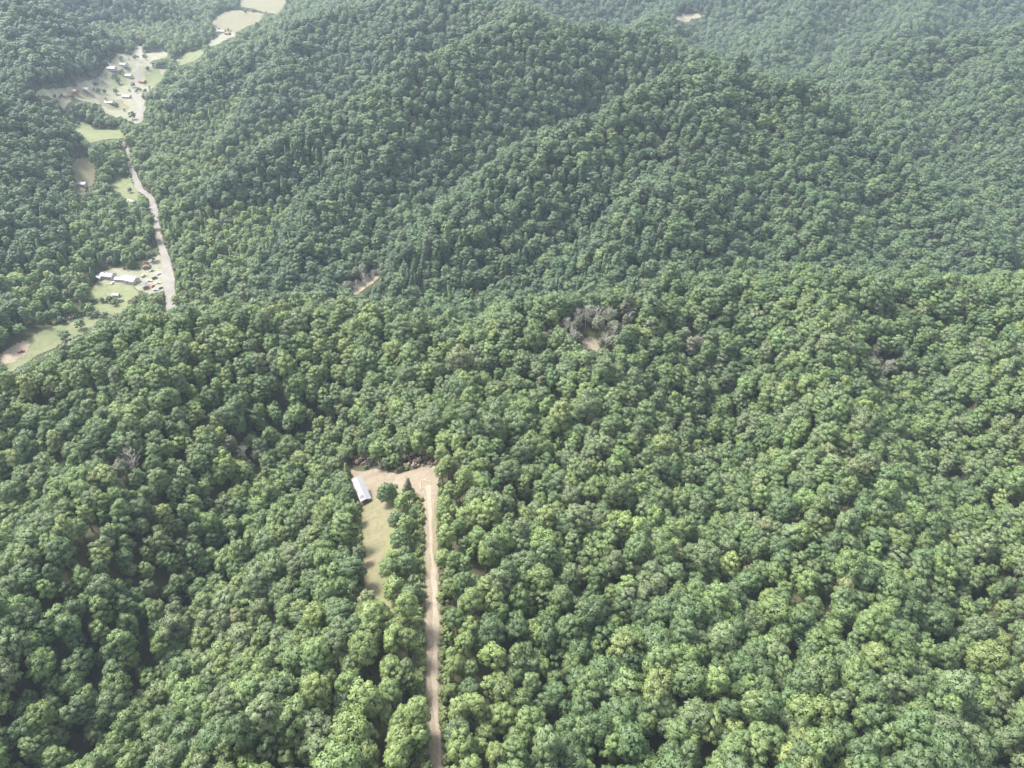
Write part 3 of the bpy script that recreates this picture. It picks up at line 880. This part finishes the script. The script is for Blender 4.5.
def house(name, loc, rz, w, l, h, pitch, m_wall, m_roof, label, cat='house', group=None, door=True, windows=3, chimney=False, porch=0.0, patch=False):
    """ridge along local y; the front gable is at -y"""
    e = link(name, None); e.location = loc; e.rotation_euler = (0, 0, rz)
    tag(e, label, cat, group)
    rh = w / 2 * pitch
    y0, y1 = -l / 2 + porch, l / 2
    bm = bmesh.new()
    pr = [(-w / 2, -1.2), (w / 2, -1.2), (w / 2, h), (0, h + rh), (-w / 2, h)]
    A = [bm.verts.new((x, y0, z)) for x, z in pr]; B = [bm.verts.new((x, y1, z)) for x, z in pr]
    bm.faces.new(A); bm.faces.new(B[::-1])
    for i in range(5):
        bm.faces.new((A[i], B[i], B[(i + 1) % 5], A[(i + 1) % 5]))
    link('walls', bm_mesh(bm, 'walls', m_wall), e)
    bm = bmesh.new()
    ov, th = .45, .14
    for s in (-1, 1):
        x0, z0 = 0, h + rh + .05
        x1, z1 = s * (w / 2 + ov), h - ov * pitch + .05
        q = [(x0, z0), (x1, z1), (x1, z1 + th), (x0, z0 + th)]
        A = [bm.verts.new((x, -l / 2 - ov, z)) for x, z in q]; B = [bm.verts.new((x, l / 2 + ov, z)) for x, z in q]
        bm.faces.new(A); bm.faces.new(B[::-1])
        for i in range(4):
            bm.faces.new((A[i], B[i], B[(i + 1) % 4], A[(i + 1) % 4]))
        nrib = int(l / .9)
        for k in range(nrib):                                   # standing seams
            yy = -l / 2 - ov + (k + .5) * (l + 2 * ov) / nrib
            zc = lambda x: h + rh + .05 + th - abs(x) * pitch
            xa, xb = s * .1, s * (w / 2 + ov - .02)
            vs = [bm.verts.new(p) for p in ((xa, yy - .03, zc(xa) + .003), (xb, yy - .03, zc(xb) + .003), (xb, yy + .03, zc(xb) + .003), (xa, yy + .03, zc(xa) + .003),
                                            (xa, yy - .02, zc(xa) + .06), (xb, yy - .02, zc(xb) + .06), (xb, yy + .02, zc(xb) + .06), (xa, yy + .02, zc(xa) + .06))]
            for f in ((4, 5, 6, 7), (0, 1, 5, 4), (1, 2, 6, 5), (2, 3, 7, 6), (3, 0, 4, 7)):
                bm.faces.new([vs[i] for i in f])
    ro = link('roof', bm_mesh(bm, 'roof', m_roof), e)
    if patch:
        bm = bmesh.new()
        vs = [bm.verts.new((x, y, h + rh + .05 + th - abs(x) * pitch + .07)) for x, y in ((-2.2, -l / 2 + 1.5), (-.4, -l / 2 + 1.2), (-.2, -l / 2 + 2.8), (-1.2, -l / 2 + 3.6), (-2.3, -l / 2 + 3.1))]
        bm.faces.new(vs)
        link('roof_patch', bm_mesh(bm, 'roof_patch', M_GREYPATCH), ro)
    if chimney:
        bm = bmesh.new(); box(bm, -.35, .35, l * .2, l * .2 + .7, h + rh * .6, h + rh + 1.0)
        link('chimney', bm_mesh(bm, 'chimney', M_BRICK), ro)
    if door:
        bm = bmesh.new(); box(bm, -.5, .5, y0 - .06, y0 + .02, .05, 2.05)
        d = link('door', bm_mesh(bm, 'door', M_DOOR), e)
        bm = bmesh.new(); box(bm, .32, .40, y0 - .12, y0 - .062, .95, 1.05)
        link('handle', bm_mesh(bm, 'handle', M_GREYMETAL), d)
    for k in range(windows):
        for s in (-1, 1):
            yc = y0 + (k + .5) * (y1 - y0) / windows
            bm = bmesh.new(); xa = s * w / 2
            for (ya, yb, za, zb) in ((yc - .6, yc + .6, .95, 1.03), (yc - .6, yc + .6, 2.02, 2.1), (yc - .6, yc - .52, 1.03, 2.02), (yc + .52, yc + .6, 1.03, 2.02)):
                box(bm, min(xa, xa + s * .06), max(xa, xa + s * .06), ya, yb, za, zb)
            f = link('window', bm_mesh(bm, 'window', M_SIDING), e)
            bm = bmesh.new(); box(bm, min(xa, xa + s * .03), max(xa, xa + s * .03), yc - .518, yc + .518, 1.032, 2.018)
            link('pane', bm_mesh(bm, 'pane', M_GLASS), f)
    if porch > 0:
        for s in (-1, 1):
            bm = bmesh.new(); box(bm, s * (w / 2 - .1) - .08, s * (w / 2 - .1) + .08, -l / 2 + .05, -l / 2 + .21, -.8, h)
            link('porch_post', bm_mesh(bm, 'porch_post', M_SIDING), e)
        bm = bmesh.new(); box(bm, -w / 2, w / 2, -l / 2, y0 - .01, -.8, .04)
        link('porch_floor', bm_mesh(bm, 'porch_floor', M_BROWNWALL), e)
    return e


# the cabin: its long axis read off the photograph
f0 = ground_at(366.5, 503.5); b0 = ground_at(359.5, 493)
mid = (f0 + b0) / 2
dv = b0 - f0
Lc = float(np.hypot(dv[0], dv[1])); rzc = math.atan2(dv[1], dv[0]) - math.pi / 2
print('CABIN length', Lc, 'rot', math.degrees(rzc))
house('cabin', (mid[0], mid[1], max(f0[2], b0[2]) - .1), rzc, 4.9, Lc, 2.7, .28, M_BROWNWALL, M_WHITEMETAL,
      'long narrow cabin with white metal roof and front porch beside the grass strip', 'cabin', porch=2.4, windows=4, patch=True)

VH = [  # px, py, rot, w, l, h, wall, roof, label
    (109, 278, 78, 8, 13, 3.4, M_SIDING, M_WHITEMETAL, 'house with bright white metal roof above the middle meadow, left of the grey roofs', True),
    (121, 281, 84, 6, 9, 2.6, M_SIDING, M_WHITEMETAL, 'small white roofed house between the bright white roof and the broad grey one', False),
    (131, 282, 70, 9, 16, 3.6, M_SIDING, M_GREYMETAL, 'broad grey metal roofed barn beside the house lot', False),
    (99, 280, 80, 4, 6, 2.4, M_SIDING, M_GREYMETAL, 'little grey roofed outbuilding at the forest end of the house row', False),
    (117, 297, 85, 4, 6, 2.4, M_SIDING, M_WHITEMETAL, 'little white shed alone in the middle meadow', False),
    (146, 288, 30, 5, 8, 2.6, M_BROWNWALL, M_DARKROOF, 'dark roofed shed among the vehicles on the house lot', False),
    (147, 268, 20, 6, 9, 2.8, M_BROWNWALL, M_REDROOF, 'rust roofed house at the far corner of the house lot', True),
    (82, 186, 80, 7, 14, 3, M_SIDING, M_WHITEMETAL, 'long white roofed house at the foot of the side field', False),
    (124, 148, 10, 7, 10, 3, M_SIDING, M_REDROOF, 'rust roofed house where the gravel road enters the woods', True),
    (132, 204, 60, 6, 10, 3, M_SIDING, M_GREYMETAL, 'grey roofed house on the lawn where the gravel road bends', False),
    (86, 91, 75, 9, 15, 3.2, M_SIDING, M_WHITEMETAL, 'white roofed house at the forest edge of the upper field', True),
    (74, 93, 80, 8, 13, 3, M_BROWNWALL, M_REDROOF, 'rust roofed house on the lower end of the upper field', True),
    (100, 80, 60, 8, 12, 3, M_SIDING, M_DARKROOF, 'dark roofed house beside the dark tree on the upper field', True),
    (112, 70, 85, 9, 15, 3, M_SIDING, M_GREYMETAL, 'grey roofed house on the far half of the upper field', False),
    (124, 66, 70, 9, 14, 3, M_SIDING, M_WHITEMETAL, 'white roofed house near the top bend of the village road', True),
    (127, 98, 80, 8, 14, 3, M_SIDING, M_WHITEMETAL, 'white roofed house beside the village road below the round tree', False),
    (143, 83, 70, 8, 12, 3, M_BROWNWALL, M_REDROOF, 'rust roofed house right of the village road on the upper field', True),
    (110, 104, 84, 8, 13, 3, M_SIDING, M_GREYMETAL, 'grey roofed house at the near edge of the upper field', False),
    (129, 77, 82, 7, 12, 3, M_SIDING, M_GREYMETAL, 'grey roofed house left of the village road, above the dark tree', False),
    (222, 33, 80, 10, 18, 4, M_SIDING, M_WHITEMETAL, 'white roofed farmhouse at the foot of the far hay field', True),
    (228, 35, 60, 8, 14, 4, M_BROWNWALL, M_REDROOF, 'rust roofed barn beside the farmhouse below the far hay field', False),
]
for (hx, hy, rz, w, l, h, mw, mr, lab, ch) in VH:
    g = ground_at(hx, hy)
    house('house' if ('house' in lab.split(',')[0] and 'outhouse' not in lab) else ('barn' if 'barn' in lab else 'shed'), (g[0], g[1], g[2] + .3), R(rz), w, l, h, .45, mw, mr, lab,
          'barn' if 'barn' in lab else ('shed' if ('shed' in lab or 'outbuilding' in lab) else 'house'), 'buildings in the valley', chimney=ch)


# ------------------------------------------------------------------ felled logs in the dirt yard
M_LOG = plain('peeled_log', (.30, .25, .19), .85, 0, .2, 2)
for (lx0, ly0, lx1, ly1, lab) in ((420.5, 484, 421.5, 490, 'pale felled log lying lengthwise in the dirt yard above the road'),
                                  (424, 480.5, 430, 482, 'pale felled log lying crosswise near the top of the dirt yard'),
                                  (379, 494, 384, 497, 'short pale log at the edge of the grass strip by the lone tree')):
    p0, p1 = ground_at(lx0, ly0), ground_at(lx1, ly1)
    bm = bmesh.new()
    mid_ = (p0 + p1) / 2
    q0, q1 = Vector(p0 - mid_), Vector(p1 - mid_)
    up = Vector((0, 0, .32))
    tube(bm, [q0 + up, q0.lerp(q1, .35) + up, q0.lerp(q1, .7) + up, q1 + up], [.30, .27, .24, .19], 9)
    o = link('log', bm_mesh(bm, 'log', M_LOG)); o.location = mid_
    tag(o, lab, 'log', 'felled logs in the yard')

# ------------------------------------------------------------------ vehicles
def vehicle(name, loc, rz, col, style, label, cat, group):
    e = link(name, None); e.location = loc; e.rotation_euler = (0, 0, rz)
    tag(e, label, cat, group)
    paint = plain('paint', col, .35, 0, .04, 1)
    if style == 'pickup':
        L_, W_ = 5.4, 1.9
        prof = [(-2.7, .45), (2.7, .45), (2.7, .95), (2.55, 1.08), (1.35, 1.15), (-.35, 1.15), (-.42, 1.12), (-.45, .72), (-2.55, .72), (-2.6, 1.1), (-2.7, 1.1)]
        cab = [(1.35, 1.15), (.75, 1.75), (-.2, 1.78), (-.4, 1.15)]
    elif style == 'van':
        L_, W_ = 5.2, 1.95
        prof = [(-2.6, .4), (2.6, .4), (2.6, .9), (2.4, 1.05), (1.7, 1.2), (-2.55, 1.2)]
        cab = [(1.7, 1.2), (1.1, 2.0), (-2.4, 2.05), (-2.55, 1.2)]
    else:
        L_, W_ = 4.6, 1.8
        prof = [(-2.3, .4), (2.3, .4), (2.3, .75), (2.1, .88), (1.1, .98), (-1.5, 1.0), (-2.2, .95)]
        cab = [(1.1, .98), (.45, 1.42), (-.9, 1.44), (-1.6, 1.0)]

    def extrude(pr, hw, inset, mat, nm, par, up=0):
        bm = bmesh.new()
        zs = [p[1] for p in pr]; z0, z1 = min(zs), max(zs)
        A = []; B = []
        for x, z in pr:
            hh = hw - inset * ((z - z0) / (z1 - z0 + 1e-6))
            A.append(bm.verts.new((x, -hh, z + up))); B.append(bm.verts.new((x, hh, z + up)))
        bm.faces.new(A); bm.faces.new(B[::-1])
        for i in range(len(pr)):
            j = (i + 1) % len(pr)
            bm.faces.new((A[i], B[i], B[j], A[j]))
        bmesh.ops.bevel(bm, geom=list(bm.edges), offset=.04, segments=1, affect='EDGES')
        return link(nm, bm_mesh(bm, nm, mat), par)
    extrude(prof, W_ / 2, .08, paint, 'body', e)
    extrude(cab, W_ / 2 - .1, .16, M_GLASS, 'windows', e, .004)
    xs = [p[0] for p in cab]; zt = max(p[1] for p in cab)
    bm = bmesh.new(); box(bm, cab[2][0] + .02, cab[1][0] - .02, -W_ / 2 + .28, W_ / 2 - .28, zt - .02, zt + .05)
    link('roof_panel', bm_mesh(bm, 'roof_panel', paint), e)
    for x in (-L_ * .31, L_ * .31):
        for s in (-1, 1):
            bm = bmesh.new()
            bmesh.ops.create_cone(bm, cap_ends=True, segments=16, radius1=.36, radius2=.36, depth=.24, matrix=Matrix.Translation((x, s * (W_ / 2 - .08), .36)) @ Matrix.Rotation(math.pi / 2, 4, 'X'))
            link('wheel', bm_mesh(bm, 'wheel', M_TYRE), e)
    return e


VEH = [
    (22, 353, 20, (.22, .035, .025), 'pickup', 'red pickup truck parked on the pale dirt lot at the valley edge'),
    (150, 282, 10, (.70, .70, .72), 'car', 'white car on the house lot nearest to the dark roofed shed'),
    (155, 279, 35, (.10, .10, .12), 'van', 'dark van in the middle of the house lot'),
    (159, 275, 60, (.55, .56, .6), 'car', 'silver car on the house lot close to the gravel road'),
    (153, 287, 80, (.30, .06, .05), 'car', 'dark red car near the lower edge of the house lot'),
    (158, 284, 15, (.72, .72, .70), 'pickup', 'white pickup on the house lot beside the gravel road'),
    (161, 289, 50, (.08, .11, .2), 'car', 'dark blue car at the lower corner of the house lot'),
    (144, 277, 70, (.6, .58, .52), 'van', 'beige van on the house lot near the grey barn'),
    (152, 272, 25, (.25, .27, .28), 'pickup', 'grey pickup on the upper part of the house lot'),
    (156, 291, 5, (.5, .5, .52), 'car', 'pale grey car lowest in the row on the house lot'),
    (113, 284, 85, (.72, .72, .74), 'car', 'white car parked in front of the bright white roofed house'),
]
for (vx, vy, rz, col, stl, lab) in VEH:
    g = ground_at(vx, vy)
    vehicle({'pickup': 'pickup_truck', 'van': 'van', 'car': 'parked_car'}[stl], (g[0], g[1], g[2] + .55), R(rz), col, stl, lab, {'pickup': 'pickup truck', 'van': 'van', 'car': 'car'}[stl], 'vehicles parked in the valley')

# ------------------------------------------------------------------ air
bm = bmesh.new()
box(bm, -12500, 12500, -7500, 15500, float(GZ.min()) - 1.0, max(HC, float(GZ.max()) + 25) + 20)
hm = bpy.data.materials.new('haze'); hm.use_nodes = True
hm.node_tree.nodes.clear()
ho = hm.node_tree.nodes.new('ShaderNodeOutputMaterial'); hv = hm.node_tree.nodes.new('ShaderNodeVolumePrincipled')
hv.inputs['Color'].default_value = (.66, .81, 1.0, 1)
hv.inputs['Density'].default_value = 0.00007
hv.inputs['Anisotropy'].default_value = .0
hm.node_tree.links.new(hv.outputs[0], ho.inputs['Volume'])
haze = tag(link('haze', bm_mesh(bm, 'haze', hm)), kind='stuff')

# ------------------------------------------------------------------ light
SUN_EL, SUN_AZ = R(58), R(-60)      # azimuth from +Y (ahead) towards +X; the sun stands to the left, a little ahead
w = bpy.data.worlds.new('World'); scene.world = w; w.use_nodes = True
nt = w.node_tree
sky = nt.nodes.new('ShaderNodeTexSky'); sky.sky_type = 'NISHITA'; sky.sun_disc = False
sky.sun_elevation = SUN_EL; sky.sun_rotation = SUN_AZ
sky.dust_density = 4; sky.air_density = 1.2; sky.altitude = 300
hsv = nt.nodes.new('ShaderNodeHueSaturation'); hsv.inputs['Saturation'].default_value = .35
nt.links.new(sky.outputs[0], hsv.inputs['Color'])
bg = nt.nodes['Background']; bg.inputs['Strength'].default_value = .075
nt.links.new(hsv.outputs[0], bg.inputs['Color'])
sd = bpy.data.lights.new('sun', 'SUN'); sd.energy = 1.5; sd.angle = R(14); sd.color = (1, .96, .9)
so = bpy.data.objects.new('sun', sd); COL.objects.link(so)
dirv = Vector((math.sin(SUN_AZ) * math.cos(SUN_EL), math.cos(SUN_AZ) * math.cos(SUN_EL), math.sin(SUN_EL)))
so.rotation_euler = dirv.to_track_quat('Z', 'Y').to_euler()

scene.view_settings.view_transform = 'Standard'
scene.view_settings.look = 'None'
scene.view_settings.exposure = 2.6
scene.view_settings.gamma = 1
scene.view_settings.use_curve_mapping = False
scene.render.engine = 'CYCLES'
cy = scene.cycles
cy.max_bounces = 5; cy.diffuse_bounces = 3; cy.glossy_bounces = 1; cy.transmission_bounces = 3; cy.transparent_max_bounces = 4
cy.volume_bounces = 1
cy.use_denoising = True
cy.denoiser = 'OPENIMAGEDENOISE'
cy.denoising_input_passes = 'RGB_ALBEDO_NORMAL'
cy.denoising_prefilter = 'ACCURATE'
